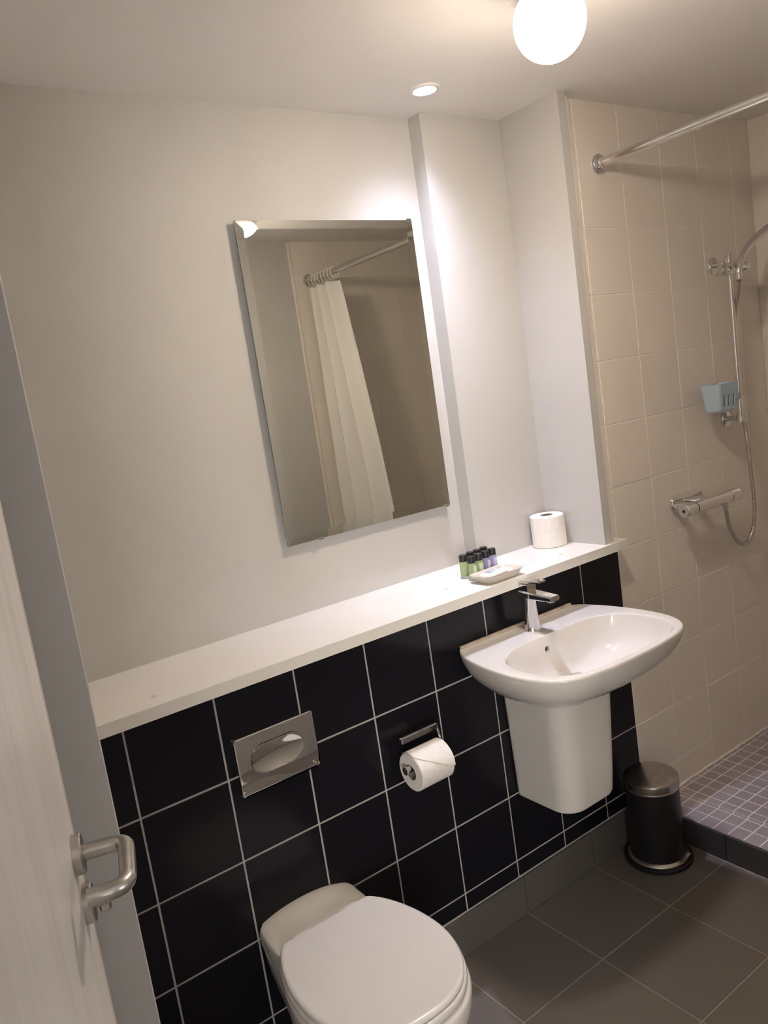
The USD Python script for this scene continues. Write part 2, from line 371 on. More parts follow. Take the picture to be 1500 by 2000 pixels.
i0, i1, k0, k1, yo, yi = MX0 + BV, MX1 - BV, MZ0 + BV, MZ1 - BV, MY + d_, MY
for q in (((MX0, yo, MZ0), (i0, yi, k0), (i0, yi, k1), (MX0, yo, MZ1)), ((i1, yi, k0), (MX1, yo, MZ0), (MX1, yo, MZ1), (i1, yi, k1)),
          ((MX0, yo, MZ0), (MX1, yo, MZ0), (i1, yi, k0), (i0, yi, k0)), ((i0, yi, k1), (i1, yi, k1), (MX1, yo, MZ1), (MX0, yo, MZ1))):
    Q = np.array(q); B = Q.copy(); B[:, 1] = MY + .005
    obj('bevel', trimesh.convex.convex_hull(np.vstack([Q, B])), MIRROR, mi, False)
obj('backing', bx(MX0, MX1, MY + .005, MY + .0075, MZ0, MZ1), MIREDGE, mi, False)
for cx, cz in ((MX0 + .10, MZ0), (MX1 - .012, MZ0)):
    obj('clip', bx(cx - .008, cx + .008, MY - .003, YR, cz - .004, cz + .003, .001), CHROME, mi, 30)
obj('clip', bx(MX1 - .020, MX1 - .004, MY - .003, YR, MZ1 - .003, MZ1 + .004, .001), CHROME, mi, 30)
for zz in (MZ0 + .06, MZ1 - .09): obj('standoff', bx(MX0 + .06, MX1 - .06, MY + .0075, YR, zz, zz + .03), WHITEM, mi, False)

# ------------------------------------------------------------------ lights of the room
gl = thing('ceiling_globe_light', 'lit round opal glass globe light hanging close under the ceiling', 'light', (.959, -.498, 0))
GZ, GR = 2.250, .0722
obj('globe', lathe([(GR * math.sin(t) * (1 if t < 2.2 else 1), GZ - GR * 1.03 * math.cos(t)) for t in np.linspace(.0001, 2.62, 36)], 64), GLOBE, gl, 60, 'glowing opal glass globe')
obj('ceiling_mount', lathe([(.052, GZ + GR * .68), (.074, GZ + GR * .74), (.077, ZC - .008), (.074, ZC), (.0001, ZC)], 48), WHITEM, gl, 40)
dl = thing('downlight', 'small lit recessed downlight with a white ring, set in the ceiling over the ledge', 'light', (LX, LY, ZC))
R_ = lambda r, z: [(r * math.cos(a), r * math.sin(a), z) for a in np.linspace(0, 2 * np.pi, 48, endpoint=False)]
obj('trim_ring', loft([R_(.0425, 0), R_(.0425, -.003), R_(.039, -.0055), R_(.031, -.0045), R_(.0285, .001), R_(.0275, .034), R_(.033, .034), R_(.0335, .0)] + [R_(.0425, 0)], cap=False), WHITEM, dl, 30)
lamp = trimesh.creation.cylinder(.0235, .002, sections=40); lamp.apply_translation((0, 0, .030))
obj('lamp_face', lamp, SPOT, dl, False, 'glowing lamp face')
can = loft([R_(.0332, .0342), R_(.0332, .049)]); obj('can', can, WHITEM, dl, 30)

# ------------------------------------------------------------------ toilet
TX = .318
half = [(.0, -.516), (.045, -.5125), (.082, -.500), (.112, -.478), (.138, -.445), (.157, -.405), (.168, -.360), (.1705, -.31), (.165, -.255), (.151, -.20), (.133, -.157), (.120, -.137)]
lid2 = np.array([(-x, y) for x, y in half[::-1]] + half[1:])
from scipy.interpolate import CubicSpline
def smoothopen(P, n):
    d = np.r_[0, np.cumsum(np.linalg.norm(np.diff(P, axis=0), axis=1))]; return CubicSpline(d, P)(np.linspace(0, d[-1], n))
curve = smoothopen(lid2, 110)
def lid_poly(off):
    return Polygon(list(curve) + [(.112, -.129), (-.112, -.129)]).buffer(off, 12)
def stack(poly_of, levels, n=180):
    rings = []
    for z, off in levels:
        P = np.array(poly_of(off).exterior.coords)[:-1]
        P = resample(P, n); k = np.argmax(P[:, 1] - .0001 * abs(P[:, 0])); k = np.argmin(np.hypot(P[:, 0], P[:, 1] + .129)); P = np.roll(P, -k, 0)
        if Polygon(P).exterior.is_ccw is False: P = P[::-1]
        rings.append(np.c_[P, np.full(n, z)])
    return loft(rings)
to = thing('toilet', 'white wall-hung toilet with its lid closed, on the black tiled wall', 'toilet', (TX, 0, 0))
ld = obj('lid', stack(lid_poly, [(.4212, -.004), (.4225, -.001), (.426, .0), (.430, -.0015), (.4325, -.005), (.4332, -.009)]), SEATM, to, 50)
obj('seat_ring', stack(lid_poly, [(.4030, -.002), (.4042, .002), (.411, .0045), (.4178, .003), (.4206, -.001)]), SEATM, to, 50)
for s in (-1, 1):
    obj('hinge', cat(bx(s * .062 - .026, s * .062 + .026, -.1305, -.1205, .403, .4290, .004), axis_lathe([(.010, 0), (.010, .004), (.0001, .004)], (s * .062, -.118, .400), (0, 0, 1))), SEATM, to, 40)
# pan: rings from under the rim to the base, back on the wall
def pan_ring(z, sx, front, back_half, n=160, sq=0.):
    back_half *= .955
    P = []
    yb = -.001
    cur = [(x * sx, -.135 + (y + .135) * (front - .135) / .381) for x, y in curve]
    pts = list(cur) + [(back_half + (.126 * sx - back_half) * .45, -.07), (back_half, -.012), (back_half - .006, yb), (-back_half + .006, yb), (-back_half, -.012), (-(back_half + (.126 * sx - back_half) * .45), -.07)]
    R = resample(pts, n); k = np.argmin(np.hypot(R[:, 0], R[:, 1] - yb)); R = np.roll(R, -k, 0)
    R[:, 0] += .017 * np.clip(1 + R[:, 1] / .16, 0, 1)
    return np.c_[R, np.full(n, z)]
levels = [(.060, .44, .16, .075), (.068, .50, .20, .085), (.11, .60, .27, .092), (.17, .74, .36, .102), (.23, .87, .435, .115), (.29, .965, .49, .126), (.335, 1.01, .515, .132),
          (.368, 1.03, .5265, .1365), (.392, 1.035, .5285, .1375), (.3985, 1.022, .523, .1345), (.4012, .99, .510, .129)]
pr_ = [pan_ring(*l) for l in levels]
for f in (.9, .72, .5, .25): # top surface with the raised crown at the wall
    q = pr_[10].copy(); c = np.array([0, -.16]); q[:, :2] = c + (q[:, :2] - c) * f; pr_.append(q)
def crown(q, top):
    y, x = q[:, 1], q[:, 0]; w = np.clip((y + .125) / .10, 0, 1); w = w * w * (3 - 2 * w)
    q = q.copy(); q[:, 2] += (top * w * (1 - np.clip(abs(x) / .145, 0, 1) ** 2) - .012 * w * np.clip(abs(x) / .14, 0, 1) ** 3); return q
pr_ = pr_[:8] + [crown(q, .020) for q in pr_[8:]]
obj('pan', loft(pr_), CERAMIC, to, 50)

# ------------------------------------------------------------------ flush plate
fp = thing('flush_plate', 'chrome dual flush plate with an oval push button, on the black tiles above the toilet', 'flush plate', (.329, 0, .791))
PWd, PHt = .207, .141
pl = extrude(Polygon(rrect(PWd, PHt, .009)), .010)
o2 = rrect(.139, .073, .0362, 14) + [-.001, .004]
pl = man(pl) - man(trimesh.Trimesh(*(lambda t: (t.vertices + [0, 0, .0010], t.faces))(extrude(Polygon(o2), .02))))
edge = to_tm(pl)
def face_y(t, y0=-.0):  # local (x,y,z) -> (x,-z,y): lay an extrusion on the wall
    v = t.vertices; q = trimesh.Trimesh(np.c_[v[:, 0], -v[:, 2] + y0, v[:, 1]], t.faces, process=False); return q
# softly domed front: lower third leans down
subd = edge
for _ in range(3): subd = subd.subdivide_to_size(.008) if _ == 0 else subd
v = subd.vertices.copy(); fr = v[:, 2] > .0095
lean = np.clip((-.022 - v[:, 1] - .012 * np.sin(v[:, 0] * 24)) / .030, 0, 1)
v[fr, 2] -= .0022 * lean[fr]
rim = np.clip((np.maximum(abs(v[:, 0]) - PWd / 2 + .004, abs(v[:, 1]) - PHt / 2 + .004)) / .004, 0, 1); v[fr, 2] -= .0018 * rim[fr] ** 2
subd = trimesh.Trimesh(v, subd.faces, process=False)
obj('plate', face_y(subd), CHROMES, fp, 25)
# dished buttons: a small round one on the right, the rest of the oval a big one
big = Polygon(o2).buffer(-.0009); cut = Point(.033, .004).buffer(.0358, 24)
def dish(poly, depth):
    t = extrude(poly, .003).subdivide_to_size(.006); w = t.vertices.copy(); top = w[:, 2] > .0025
    r2 = ((w[:, 0] + .001) / .070) ** 2 + ((w[:, 1] - .004) / .037) ** 2
    w[top, 2] += .0078 - depth * np.clip(1 - r2[top], 0, 1); w[:, 2] += .0012
    return face_y(trimesh.Trimesh(w, t.faces, process=False))
obj('flush_button', dish(big.difference(cut.buffer(.0006)), .0090), CHROMES, fp, 40, 'large crescent half of the oval flush button')
obj('flush_button', dish(big.intersection(cut), .0090), CHROMES, fp, 40, 'small round half of the oval flush button')
em = loft([[( .088 + r * math.cos(a), -.0095 + .0012 * s, -.056 + r * math.sin(a)) for a in np.linspace(0, 2 * np.pi, 20, endpoint=False)] for r, s in ((.0045, 0), (.0045, 1), (.0034, 1), (.0034, 0))], cap=False)
obj('emblem', em, STEEL, fp, 30, 'tiny round emblem in the lower corner')

# ------------------------------------------------------------------ toilet roll holder and rolls
ho = thing('toilet_roll_holder', 'chrome toilet roll holder with a flat bar, fixed to the black tiles', 'toilet roll holder', (.696, 0, .64))
obj('wall_plate', bx(.044, .070, -.006, 0, -.034, -.008, .002), CHROME, ho, 30)
obj('bar', bx(-.057, .060, -.061, -.047, .063, .081, .003), CHROME, ho, 30)
obj('stem', bx(.057, .069, -.072, -.004, -.025, -.016, .001), CHROME, ho, 30)
obj('arm', cat(tube(rounded_path([(.059, -.055, .078), (.063, -.055, .050), (.063, -.070, .0), (.055, -.070, -.000)], .008), .0032, 12), rod((.062, -.0695, 0), (-.064, -.0695, 0), .0085), axis_lathe([(.0105, 0), (.0105, .004), (.0001, .0045)], (-.063, -.0695, 0), (-1, 0, 0))), CHROME, ho, 40)
def paper_roll(parent, r, ri, L, axis, loose=False):
    n = 72; rings = []; A = np.linspace(0, 2 * np.pi, n, endpoint=False); e = .0025
    for rad, z in ((ri, 0), (r - e, 0), (r, e), (r, L - e), (r - e, L), (ri, L), (ri, 0)):
        rings.append([(rad * (1 + .006 * math.sin(3 * a + 1) * (rad > ri * 1.2)) * math.cos(a), rad * (1 + .006 * math.sin(3 * a + 1) * (rad > ri * 1.2)) * math.sin(a), z) for a in A])
    body = loft(rings, cap=False); core = loft([[(q * math.cos(a), q * math.sin(a), z) for a in A] for q, z in ((ri - .0004, .0006), (ri - .0004, L - .0006), (ri - .0018, L - .0006), (ri - .0018, .0006), (ri - .0004, .0006))], cap=False)
    if axis == 'x':
        for t in (body, core): t.apply_transform(trimesh.transformations.rotation_matrix(np.pi / 2, [0, 1, 0])); t.apply_translation((-L / 2, 0, 0))
    obj('paper', body, PAPER, parent, 40); obj('cardboard_core', core, CARD, parent, 40)
r1 = thing('toilet_roll', 'part-used toilet roll hanging on the chrome holder beside the flush plate', 'toilet roll', (.698, -.0695, .6301), 0)
paper_roll(r1, .0495, .0205, .104, 'x')
# the loose sheet: a thin flap following the roll, its free edge cut to a point
L, rr_ = .104, .0506
fa = []
for t in np.linspace(0, 1, 20):
    xx = -L / 2 + L * t; a0 = math.radians(60); a1 = math.radians(112 + 74 * (t ** .75))
    fa.append([(xx, -rr_ * -math.cos(a) , rr_ * math.sin(a)) for a in np.linspace(a0, a1, 16)])
fa = np.array(fa); ou = fa.copy(); c_ = np.array([1, 1.03, 1.03]); ou = ou * c_
k, n = fa.shape[:2]; V = np.vstack([fa.reshape(-1, 3), ou.reshape(-1, 3)]); F = []
for a in range(k - 1):
    for b in range(n - 1):
        p = a * n + b; q = p + 1; r = p + n + 1; s = p + n; o = k * n
        F += [(p, q, r), (p, r, s), (p + o, r + o, q + o), (p + o, s + o, r + o)]
for a in range(k - 1):
    for b in (0, n - 1):
        p = a * n + b; s = p + n; o = k * n; F += [(p, s, s + o), (p, s + o, p + o)]
obj('loose_sheet', trimesh.Trimesh(V, np.array(F), process=False), PAPER, r1, 40)
r2 = thing('toilet_roll', 'spare toilet roll standing upright at the right end of the white ledge', 'toilet roll', (1.4445, .1375, SZ1 + .0004), 20)
paper_roll(r2, .0535, .0205, .100, 'z')
obj('loose_sheet', loft([[(r * math.cos(a), r * math.sin(a), z) for a in np.linspace(-1.6, -.05, 24)] + [(r2_ * math.cos(a), r2_ * math.sin(a), z) for a in np.linspace(-.05, -1.6, 24)] for z, r, r2_ in ((.002, .0542, .0550), (.098, .0542, .0548))]), PAPER, r2, 30)

# ------------------------------------------------------------------ washbasin
BX_, BZ = 1.130, .862
wbn = thing('washbasin', 'white ceramic washbasin with a semi-pedestal, on the black tiled wall', 'washbasin', (BX_, 0, 0))
oh = [(.223, -.0015), (.249, -.040), (.268, -.10), (.280, -.17), (.284, -.245), (.276, -.315), (.252, -.368), (.212, -.401), (.15, -.419), (.08, -.4265), (0, -.4285)]
half_ = smoothopen(np.array(oh), 60)
outl = np.vstack([half_, half_[-2::-1] * [-1, 1]])                        # right back -> front -> left back
outl = resample(np.vstack([outl, [[-.21, -.0012], [.21, -.0012]]]), 200)
k = np.argmin(np.hypot(outl[:, 0], outl[:, 1])); outl = np.roll(outl, -k, 0)
def brng(z, s, piv=(0., -.11), sy=None):
    P = outl.copy(); sy = s if sy is None else sy
    P = np.c_[piv[0] + (P[:, 0] - piv[0]) * s, piv[1] + (P[:, 1] - piv[1]) * sy]
    P[:, 1] = np.minimum(P[:, 1], -.0012); return np.c_[P, np.full(len(P), z)]
body = loft([brng(.712, .30), brng(.716, .40), brng(.726, .52), brng(.742, .665), brng(.764, .805), brng(.791, .905), brng(.820, .965), brng(.842, .992), brng(.854, 1.), brng(.8595, .996), brng(.862, .984)])
iq = [(.0, -.127), (.10, -.129), (.180, -.147), (.228, -.19), (.245, -.255), (.238, -.325), (.200, -.379), (.11, -.407), (0, -.4135)]
ih = smoothopen(np.array(iq), 60); inn = resample(np.vstack([ih, ih[-2:0:-1] * [-1, 1]]), 160)
def irng(z, s, piv=(.012, -.200)): return np.c_[piv[0] + (inn[:, 0] - piv[0]) * s, piv[1] + (inn[:, 1] - piv[1]) * s, np.full(len(inn), z)]
inner = loft([irng(.741, .10), irng(.7415, .20), irng(.746, .38), irng(.755, .56), irng(.771, .74), irng(.796, .875), irng(.825, .945), irng(.848, .978), irng(.857, .990), irng(.8602, .998), irng(.8622, 1.012), irng(.875, 1.02)])
bas = man(body) - man(inner)
bas = bas - man(axis_lathe([(.0085, 0), (.0085, .05)], (-.022, -.10, .822), (0, -1, -.0), 24))
obj('basin_bowl', to_tm(bas), CERAMIC, wbn, 38)
obj('overflow_hole', axis_lathe([(.0083, 0), (.0083, .004)], (-.022, -.1195, .822), (0, -1, 0), 24), DARKCH, wbn, 30)
obj('drain', lathe([(.026, .7395), (.026, .7435), (.022, .7455), (.010, .7462), (.0001, .7464)], 40), CHROME, wbn, 40)
UsdGeom.Xformable(stage.GetPrimAtPath(str(wbn.GetPath()) + '/drain')).AddTranslateOp().Set(Gf.Vec3d(.020, -.190, 0))
obj('sealant', bx(-.222, .222, -.013, -.0005, .861, .869, .002), SEAL, wbn, 30, 'discoloured sealant line between basin and tiles')
def prng(z, w, d, r):
    P = rrect(2 * w, 2 * d, r, 10); P = P[P[:, 1] <= 1e-9]; P = np.vstack([P, [[w, -.0012], [-w, -.0012]]]) if False else P
    P = np.vstack([[[w, -.0012]], P[P[:, 1] < -.002][::-1], [[-w, -.0012]]]); P = resample(P, 90); return np.c_[P, np.full(90, z)]
ped = loft([prng(.366, .100, .194, .055), prng(.3685, .105, .200, .058), prng(.378, .1075, .2045, .06), prng(.45, .1095, .211, .06), prng(.60, .113, .221, .06), prng(.740, .117, .229, .06)])
ped.apply_translation((.028, 0, 0))
obj('semi_pedestal', ped, CERAMIC, wbn, 40)

# ------------------------------------------------------------------ tap
tp = thing('basin_tap', 'chrome single-lever mixer tap standing at the back of the washbasin', 'tap', (1.126, -.068, BZ))
def orng(z, rx, ry, cy=0., n=48): return [(rx * math.cos(a), cy + ry * math.sin(a), z) for a in np.linspace(0, 2 * np.pi, n, endpoint=False)]
K = lambda m_: (m_.apply_scale((1.10, 1.02, 1.14)), m_)[1]
obj('body', K(loft([orng(.0, .0225, .0225), orng(.003, .0225, .0225), orng(.010, .0205, .0205), orng(.03, .0185, .0185), orng(.06, .0172, .0175), orng(.088, .0178, .0185), orng(.094, .0180, .019)])), CHROME, tp, 40)
def slab(y0, y1, w0, w1, z0, z1, z2, z3, c=.003):
    P = []
    for y, w, a, b in ((y0, w0, z0, z1), (y1, w1, z2, z3)):
        for sx in (-1, 1): P += [(sx * w, y, a + c), (sx * (w - c), y, a), (sx * w, y, b - c), (sx * (w - c), y, b)]
    return trimesh.convex.convex_hull(np.array(P))
obj('spout', K(cat(slab(.019, -.095, .0185, .0165, .082, .102, .084, .0965), axis_lathe([(.0095, 0), (.0095, .006), (.0001, .006)], (0, -.080, .086), (0, 0, -1), 24))), CHROME, tp, 25)
obj('cartridge', K(slab(.013, -.014, .0155, .0155, .100, .120, .100, .120)), CHROME, tp, 25)
lv = K(slab(.016, -.055, .0185, .0145, .1195, .1265, .1255, .1300, .002))
obj('lever', lv, CHROME, tp, 25)
# ------------------------------------------------------------------ bottles, soap dish
def bottle(name, label, liquid, lab, loc, rot):
    b = thing(name, label, 'toiletry bottle', loc, rot, None)
    obj('body', lathe([(.0118, .0065), (.0122, .008), (.0122, .046), (.0115, .0485), (.0080, .050)], 28), liquid, b, 40)
    obj('clear_base', lathe([(.0110, 0), (.0122, .0015), (.0122, .0062), (.0116, .0064)], 28), CLEARB, b, 40)
    obj('cap', lathe([(.0112, .0495), (.0118, .0502), (.0118, .0665), (.0108, .068), (.0001, .068)], 28), BCAP, b, 40)
    a = np.linspace(-1.9, .2, 14)
    obj('label', loft([[(r * math.cos(t), r * math.sin(t), z) for t in a] + [(.01225 * math.cos(t), .01225 * math.sin(t), z) for t in a[::-1]] for z, r in ((.014, .01245), (.042, .01245))]), lab, b, 30)
    return b
bz = SZ1 + .0004
spots = [(1.040, .056, 'g', 'green gel bottle with black cap at the near front, beside the soap dish'),
         (1.043, .095, 'g', 'green gel bottle with black cap, leftmost of the back row on the ledge'),
         (1.072, .062, 'g', 'second green gel bottle in the front row, right behind the nearest one'),
         (1.078, .103, 'g', 'green gel bottle in the back row, second from its left end'),
         (1.104, .066, 'l', 'lilac shampoo bottle third in the front row, behind the soap dish'),
         (1.109, .107, 'l', 'lilac shampoo bottle in the back row, third from its left end'),
         (1.135, .072, 'l', 'lilac shampoo bottle at the right end of the front row'),
         (1.140, .112, 'l', 'lilac shampoo bottle at the far right end of the back row')]
first = {}
for x, y, c, lb in spots:
    if c not in first:
        first[c] = bottle('toiletry_bottle', lb, GREENB if c == 'g' else LILACB, GLABEL if c == 'g' else LLABEL, (x, y, bz), 0)
        first[c].SetCustomDataByKey('group', 'green toiletry bottles on the ledge' if c == 'g' else 'lilac toiletry bottles on the ledge')
    else:
        copy_of(first[c], (x, y, bz), rng.uniform(-25, 15), lb)
dsh = thing('soap_dish', 'shallow ivory rectangular soap tray on the white ledge in front of the bottles', 'soap dish', (1.078, -.002, bz), 2)
lev = [(0., .104, .058), (.004, .110, .064), (.019, .128, .079), (.0215, .1345, .0855), (.0225, .134, .085), (.0215, .130, .081), (.019, .123, .075), (.0065, .108, .060), (.0045, .10, .054)]
obj('tray', loft([np.c_[rrect(w * 1.06, d * 1.06, .014), np.full(24, z)] for z, w, d in lev]), DISHM, dsh, 35)
def packet(name, label, w, d, h, loc, rot, blue):
    p = thing(name, label, 'soap packet', loc, rot)
    g = extrude(Polygon(rrect(w, d, .006)), .004).subdivide_to_size(.008); v = g.vertices.copy()
    e = np.clip(1 - np.maximum(abs(v[:, 0]) / (w / 2), abs(v[:, 1]) / (d / 2)) ** 3, 0, 1); up = v[:, 2] > .002
    v[up, 2] = .001 + h * e[up] ** .5 + .0012 * (meshkit.noise(v[up] * 150) - .5); v[~up, 2] = .0
    obj('wrapper', trimesh.Trimesh(v, g.faces, process=False), WRAP, p, 40)
    if blue:
        q = extrude(Polygon(rrect(w * .45, d * .4, .004)), .0006); q.apply_translation((-.006, .004, h + .0012)); obj('print', q, WRAPBLUE, p, False)
    return p
packet('soap_packet', 'flat white soap packet with pale blue print lying across the soap tray', .070, .046, .009, (1.065, -.002, bz + .0165), 8, True)
packet('soap_packet', 'small crumpled white sachet at the right end of the soap tray', .040, .040, .007, (1.117, .003, bz + .0125), -24, False)

# ------------------------------------------------------------------ pedal bin
bn = thing('pedal_bin', 'small black pedal bin with a dull steel lid, between washbasin and shower step', 'bin', (1.505, -.116, 0), 8)
obj('base_ring', lathe([(.100, .0), (.1045, .003), (.1045, .010), (.100, .014), (.094, .015)], 56), RUBBER, bn, 40)
obj('foot_band', lathe([(.093, .0145), (.0925, .018), (.086, .024), (.083, .025)], 56), STEEL, bn, 40, 'polished steel band round the foot')
obj('body', lathe([(.0835, .022), (.0845, .026), (.0815, .246), (.0805, .248)], 56), BLACKP, bn, 40)
obj('collar', lathe([(.0822, .246), (.0835, .248), (.0835, .2515), (.0822, .2535)], 56), STEEL, bn, 30, 'thin bright steel rim under the lid')
obj('lid', lathe([(.0835, .2535), (.0842, .256), (.0842, .272), (.0825, .278), (.077, .2835), (.060, .289), (.035, .293), (.0001, .2945)], 56), BRUSH, bn, 50)
obj('pedal', cat(bx(-.024, .024, -.0985, -.0845, .0275, .0310, .001), bx(-.010, .010, -.088, -.078, .0280, .0305)), STEEL, bn, 20)

# ------------------------------------------------------------------ shower tray
KX, ST = 1.618, .091
st = thing('shower_tray', 'raised shower floor of small lilac-grey mosaic tiles behind a low dark tiled step', 'shower tray')
obj('base', cat(bx(KX + .0045, KX + .128, YF + .001, -.0012, 0, ST - .0011), bx(KX + .128, XR - .001, YF + .001, -.0012, 0, ST - .0141)), GROUTM, st, False)
yj = [-.009, -.284, -.584, -.884, -1.184, YF + .001]
for a, b in zip(yj[1:], yj): obj('riser_tile', turn(plate(a + .0015, b - .0015, .002, ST - .004, KX + .004, KX - .004), 'x'), RISERT, st, False)
gx = [KX, KX + .0595] + [KX + .0595 + .0505 * k for k in range(1, 2)] + [KX + .128]
sheet = []
def mosaic(xa, xb, ya, yb, z):
    t = turn(plate(xa + .0018, xb - .0018, ya + .0018, yb - .0018, z - .0030, z - .0004 + rng.uniform(-.0004, .0002), .0008), 'z')
    if yb > -.56 and len(keep) < 290: keep.append(1); obj('mosaic_tile', t, MOSAIC, st, False)
    else: sheet.append(t)
keep = []
ygr = [-.0015, -.0370] + [-.0370 - .0505 * k for k in range(1, 26)]; ygr = [y for y in ygr if y > YF + .012] + [YF + .002]
ypan = [-.0015, -.0200] + [-.0200 - .0505 * k for k in range(1, 26)]; ypan = [y for y in ypan if y > YF + .012] + [YF + .002]
xpan = [KX + .128] + [KX + .128 + .0505 * k for k in range(1, 16)] + [XR - .001]
for a, b in zip(gx, gx[1:]):
    for c, d in zip(ygr[1:], ygr): mosaic(a, b, c, d, ST)
for a, b in zip(xpan, xpan[1:]):
    if b - a > .012:
        for c, d in zip(ypan[1:], ypan): mosaic(a, b, c, d, ST - .013)
tag(obj('mosaic_sheet', trimesh.util.concatenate(sheet), MOSAIC, st, False), kind='stuff')
obj('sealant', tube([(x, -.003, ST + .001 - .013 * (x > KX + .13) + .0012 * math.sin(x * 55)) for x in np.linspace(KX + .002, XR - .004, 60)], .0042, 8), GROUTC, st, 40, 'crumbling cream sealant along the foot of the wall')

# ------------------------------------------------------------------ shower fittings
RX, RY = 2.256, -.062
sr = thing('shower_riser_rail', 'chrome vertical riser rail with round wall brackets, on the cream shower tiles', 'shower rail')
obj('rail', rod((RX, RY, 1.29), (RX, RY, 1.868), .0098), CHROME, sr, 40)
for z in (1.838, 1.302):
    br = obj('bracket', cat(axis_lathe([(.010, 0), (.010, .06)], (RX + .004, -.006, z), (0, -1, 0), 24), axis_lathe([(.0145, 0), (.0145, .026), (.0001, .026)], (RX, RY, z - .013), (0, 0, 1), 24)), CHROME, sr, 40)
    obj('rose', axis_lathe([(.030, 0), (.030, .005), (.027, .008), (.010, .009)], (RX + .004, 0., z), (0, -1, 0), 36), CHROME, br, 40)
sl = tube(smoothpath([(RX - .062, RY - .004, 1.812), (RX - .030, RY - .006, 1.814), (RX, RY - .010, 1.815), (RX + .020, RY - .030, 1.815), (RX + .026, RY - .056, 1.813)], 30), .0215, 20, lambda t: .0215 * (1 - .45 * abs(2 * t - 1) ** 5))
obj('slider', sl, CHROME, sr, 40)
hs = thing('hand_shower', 'chrome hand shower tilted up in the slider of the riser rail', 'hand shower')
hp = smoothpath([(RX - .022, RY - .046, 1.775), (RX - .018, RY - .048, 1.812), (RX + .012, RY - .052, 1.860), (RX + .066, RY - .066, 1.902), (RX + .116, RY - .094, 1.936), (RX + .146, RY - .130, 1.952)], 40)
obj('handle', tube(hp, .0125, 20, lambda t: .0105 + .0035 * t), CHROME, hs, 50)
obj('spray_head', axis_lathe([(.016, -.012), (.040, .004), (.046, .014), (.046, .020), (.042, .022), (.0001, .0225)], (RX + .158, RY - .150, 1.946), (.30, -.50, -.80), 40), CHROME, hs, 40)
# thermostatic bar valve
MXc, MYc, MZc = 2.025, -.070, 1.046
mv = thing('shower_mixer', 'horizontal chrome thermostatic shower bar valve on the cream tiles', 'shower valve')
def xl(profile, x): return axis_lathe(profile, (x, MYc, MZc), (1, 0, 0), 36)
obj('body', xl([(.021, 0), (.021, .20)], MXc - .100), CHROME, mv, 40)
obj('knob', xl([(.0055, 0), (.0055, -.001), (.019, -.001), (.0225, .003), (.0225, .052), (.020, .056)], MXc - .158), CHROME, mv, 30)
obj('knob_hole', xl([(.0054, 0), (.0054, .003)], MXc - .1595), DARKCH, mv, 30)
obj('knob', xl([(.020, 0), (.0225, .003), (.0225, .050), (.019, .056), (.0001, .056)], MXc + .102), CHROME, mv, 30)
obj('backplate', loft([[(MXc - .045 + a, y, MZc + .014 + b) for a, b in rrect(.180, .056, .027, 8) * s] for s, y in ((1, -.0005), (1, -.010), (.94, -.0135))]), CHROME, mv, 35)
for x in (MXc - .11, MXc - .005): obj('inlet', axis_lathe([(.016, 0), (.016, .056)], (x, -.010, MZc + .004), (0, -1, 0), 24), CHROME, mv, 40)
obj('outlet', axis_lathe([(.0115, 0), (.0115, .012), (.0100, .030)], (MXc + .080, MYc, MZc - .016), (.08, 0, -1), 24), CHROME, mv, 40)
hosep = smoothpath([(MXc + .083, MYc, MZc - .044), (2.116, -.066, .975), (2.137, -.062, .925), (2.175, -.060, .876), (2.205, -.058, .856), (2.236, -.058, .852), (2.272, -.060, .880), (2.289, -.066, .952), (2.290, -.064, 1.108), (2.293, -.054, 1.257),
                    (2.299, -.042, 1.333), (2.303, -.036, 1.441), (2.292, -.042, 1.600), (2.268, -.072, 1.70), (2.244, -.100, 1.748), (RX - .022, RY - .046, 1.770)], 340)
hosep[:, 1] = np.minimum(hosep[:, 1], -.012)
cr = tube(hosep, .0072, 10, lambda t: .0068 + .0009 * math.sin(t * 340 * math.pi * .66))
hh = thing('shower_hose', 'ribbed chrome shower hose looping from the bar valve up to the hand shower', 'hose')
obj('ribbed_tube', cr, STEEL, hh, 50)
obj('clip', bx(RX - .010, RX + .008, RY - .024, RY - .010, 1.288, 1.315, .004), CHROME, sr, 30)
# blue basket on the rail
bk = thing('soap_basket', 'pale blue plastic soap basket clipped low on the chrome riser rail', 'soap basket')
x0, x1, y0, y1, z0, z1 = 2.050, 2.172, -.118, -.040, 1.344, 1.438
hull = lambda a, b, c, d, lo, hi, r: [np.c_[rrect(b - a - s, d - c - s, r) + [(a + b) / 2, (c + d) / 2], np.full(24, z)] for z, s in ((lo, .028), (lo + .006, .018), (hi, .0))]
outer = loft(hull(x0, x1, y0, y1, z0, z1, .014)); inn_ = loft(hull(x0 + .003, x1 - .003, y0 + .003, y1 - .003, z0 + .003, z1 + .004, .012))
bsk = man(outer) - man(inn_)
for k in range(3):
    xx = x0 + .028 + k * .027; bsk = bsk - man(bx(xx, xx + .012, y0 - .02, y0 + .03, z0 + .018, z0 + .055))
obj('basket', to_tm(bsk), BLUEP, bk, 30)
g = trimesh.creation.icosphere(3, 1.); v = g.vertices.copy(); v = np.sign(v) * abs(v) ** .55 * [.044, .026, .036]; v += .012 * (meshkit.fbm(v * 55 + 9)[:, None] - .5) * g.vertices
obj('sachet', trimesh.Trimesh(v + [(x0 + x1) / 2, (y0 + y1) / 2, z0 + .048], g.faces, process=False), BLUEIN, bk, 60)
obj('clip', cat(bx(x1 - .020, RX - .0102, -.078, -.062, 1.372, 1.396, .003)), BLUEP, bk, 30)

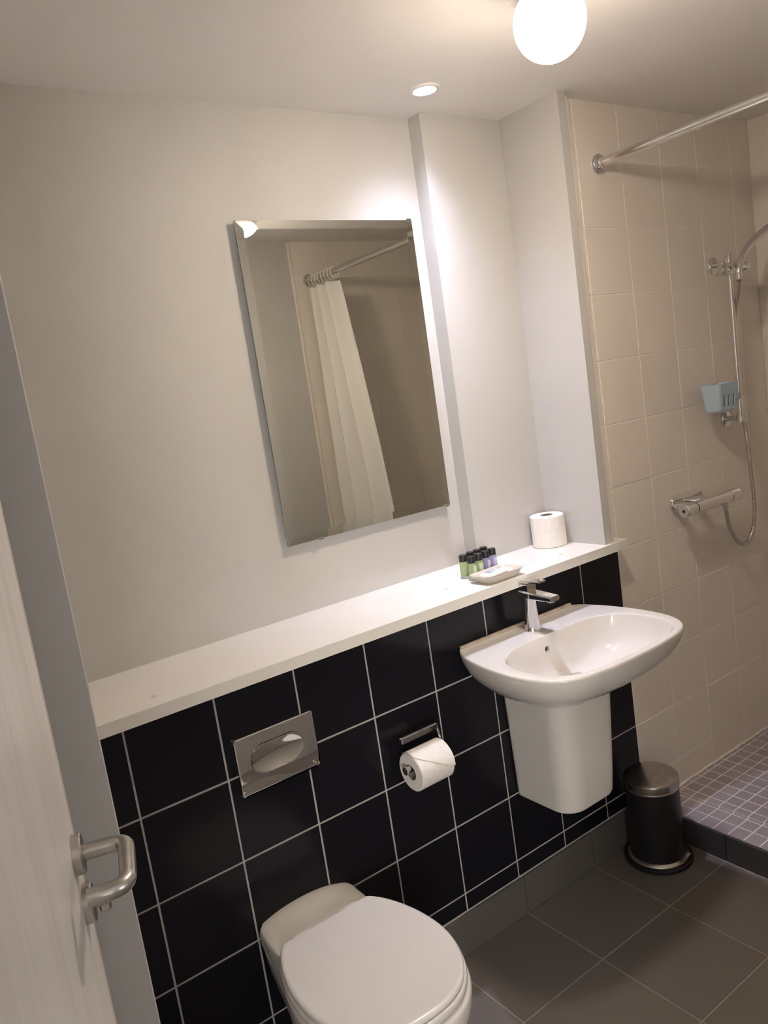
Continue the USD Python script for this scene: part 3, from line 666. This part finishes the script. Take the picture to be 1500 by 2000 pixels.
# curtain rail and curtain
CX, CZ = 1.698, 2.158
crl = thing('curtain_rail', 'straight chrome shower curtain rail spanning between the tiled walls', 'curtain rail')
obj('rail', rod((CX, -.003, CZ), (CX, YF + .003, CZ), .0138, 24), RAILM, crl, 40)
for y, s in ((-.0, -1), (YF, 1)):
    obj('flange', axis_lathe([(.031, 0), (.031, .005), (.028, .009), (.018, .011), (.0175, .024), (.0145, .026)], (CX, y, CZ), (0, s, 0), 40), CHROME, crl, 40)
ct = thing('shower_curtain', 'white fabric shower curtain bunched at the far end of its rail, seen in the mirror', 'curtain')
nu, nv = 150, 44; S = np.linspace(0, 1, nu); rows = []
for t in np.linspace(0, 1, nv):
    z = 2.112 - t * 1.78; wdt = .235 + .20 * t ** .8; y = YF + .022 + S * wdt
    amp = .036 + .010 * t; x = CX - .002 - .045 * (1 - S) ** 2 * (.35 + .65 * t) + amp * np.sin(S * 2 * np.pi * 3.4 + 1.1 * np.sin(3.1 * S + 1.6 * t)) * (.6 + .4 * np.sin(S * 8 + 1.3) ** 2) + .010 * np.sin(S * 31 + 4 * t) * t ** .5 + .006 * (meshkit.fbm(np.c_[S * 9, np.full(nu, t * 7), np.zeros(nu)]) - .5)
    rows.append(np.c_[x, y, np.full(nu, z)])
R = np.array(rows); T = np.gradient(R, axis=1); N = np.cross(T, [0, 0, 1.]); N /= np.linalg.norm(N, axis=2)[..., None]; R2 = R + N * .0012
V = np.vstack([R.reshape(-1, 3), R2.reshape(-1, 3)]); F = []; o = nu * nv
idx = np.arange(o).reshape(nv, nu); a, b, c, d = idx[:-1, :-1].ravel(), idx[:-1, 1:].ravel(), idx[1:, 1:].ravel(), idx[1:, :-1].ravel()
F = np.vstack([np.c_[a, b, c], np.c_[a, c, d], np.c_[a, c, b] + o, np.c_[a, d, c] + o])
for e in (idx[0], idx[-1], idx[:, 0], idx[:, -1]): F = np.vstack([F, np.c_[e[:-1], e[1:], e[1:] + o], np.c_[e[:-1], e[1:] + o, e[:-1] + o]])
obj('cloth', trimesh.Trimesh(V, F, process=False), CURT, ct, 60)
obj('hem', trimesh.util.concatenate([tube(np.c_[rows[0][:, 0], rows[0][:, 1], rows[0][:, 2] - .001], .0022, 6)]), CURT, ct, 60)
for k in range(8):
    i = int((k + .5) / 8 * (nu - 1)); p = rows[0][i]
    A = np.linspace(0, 2 * np.pi, 24, endpoint=False); cc = np.array([CX, p[1], CZ - .010])
    ringp = [cc + np.array([.021 * math.sin(q), .004 * math.sin(q), .0265 * math.cos(q)]) for q in A]
    ringp += ringp[:1]; obj('ring', tube(ringp, .0018, 8), WHITEM, ct, 50)
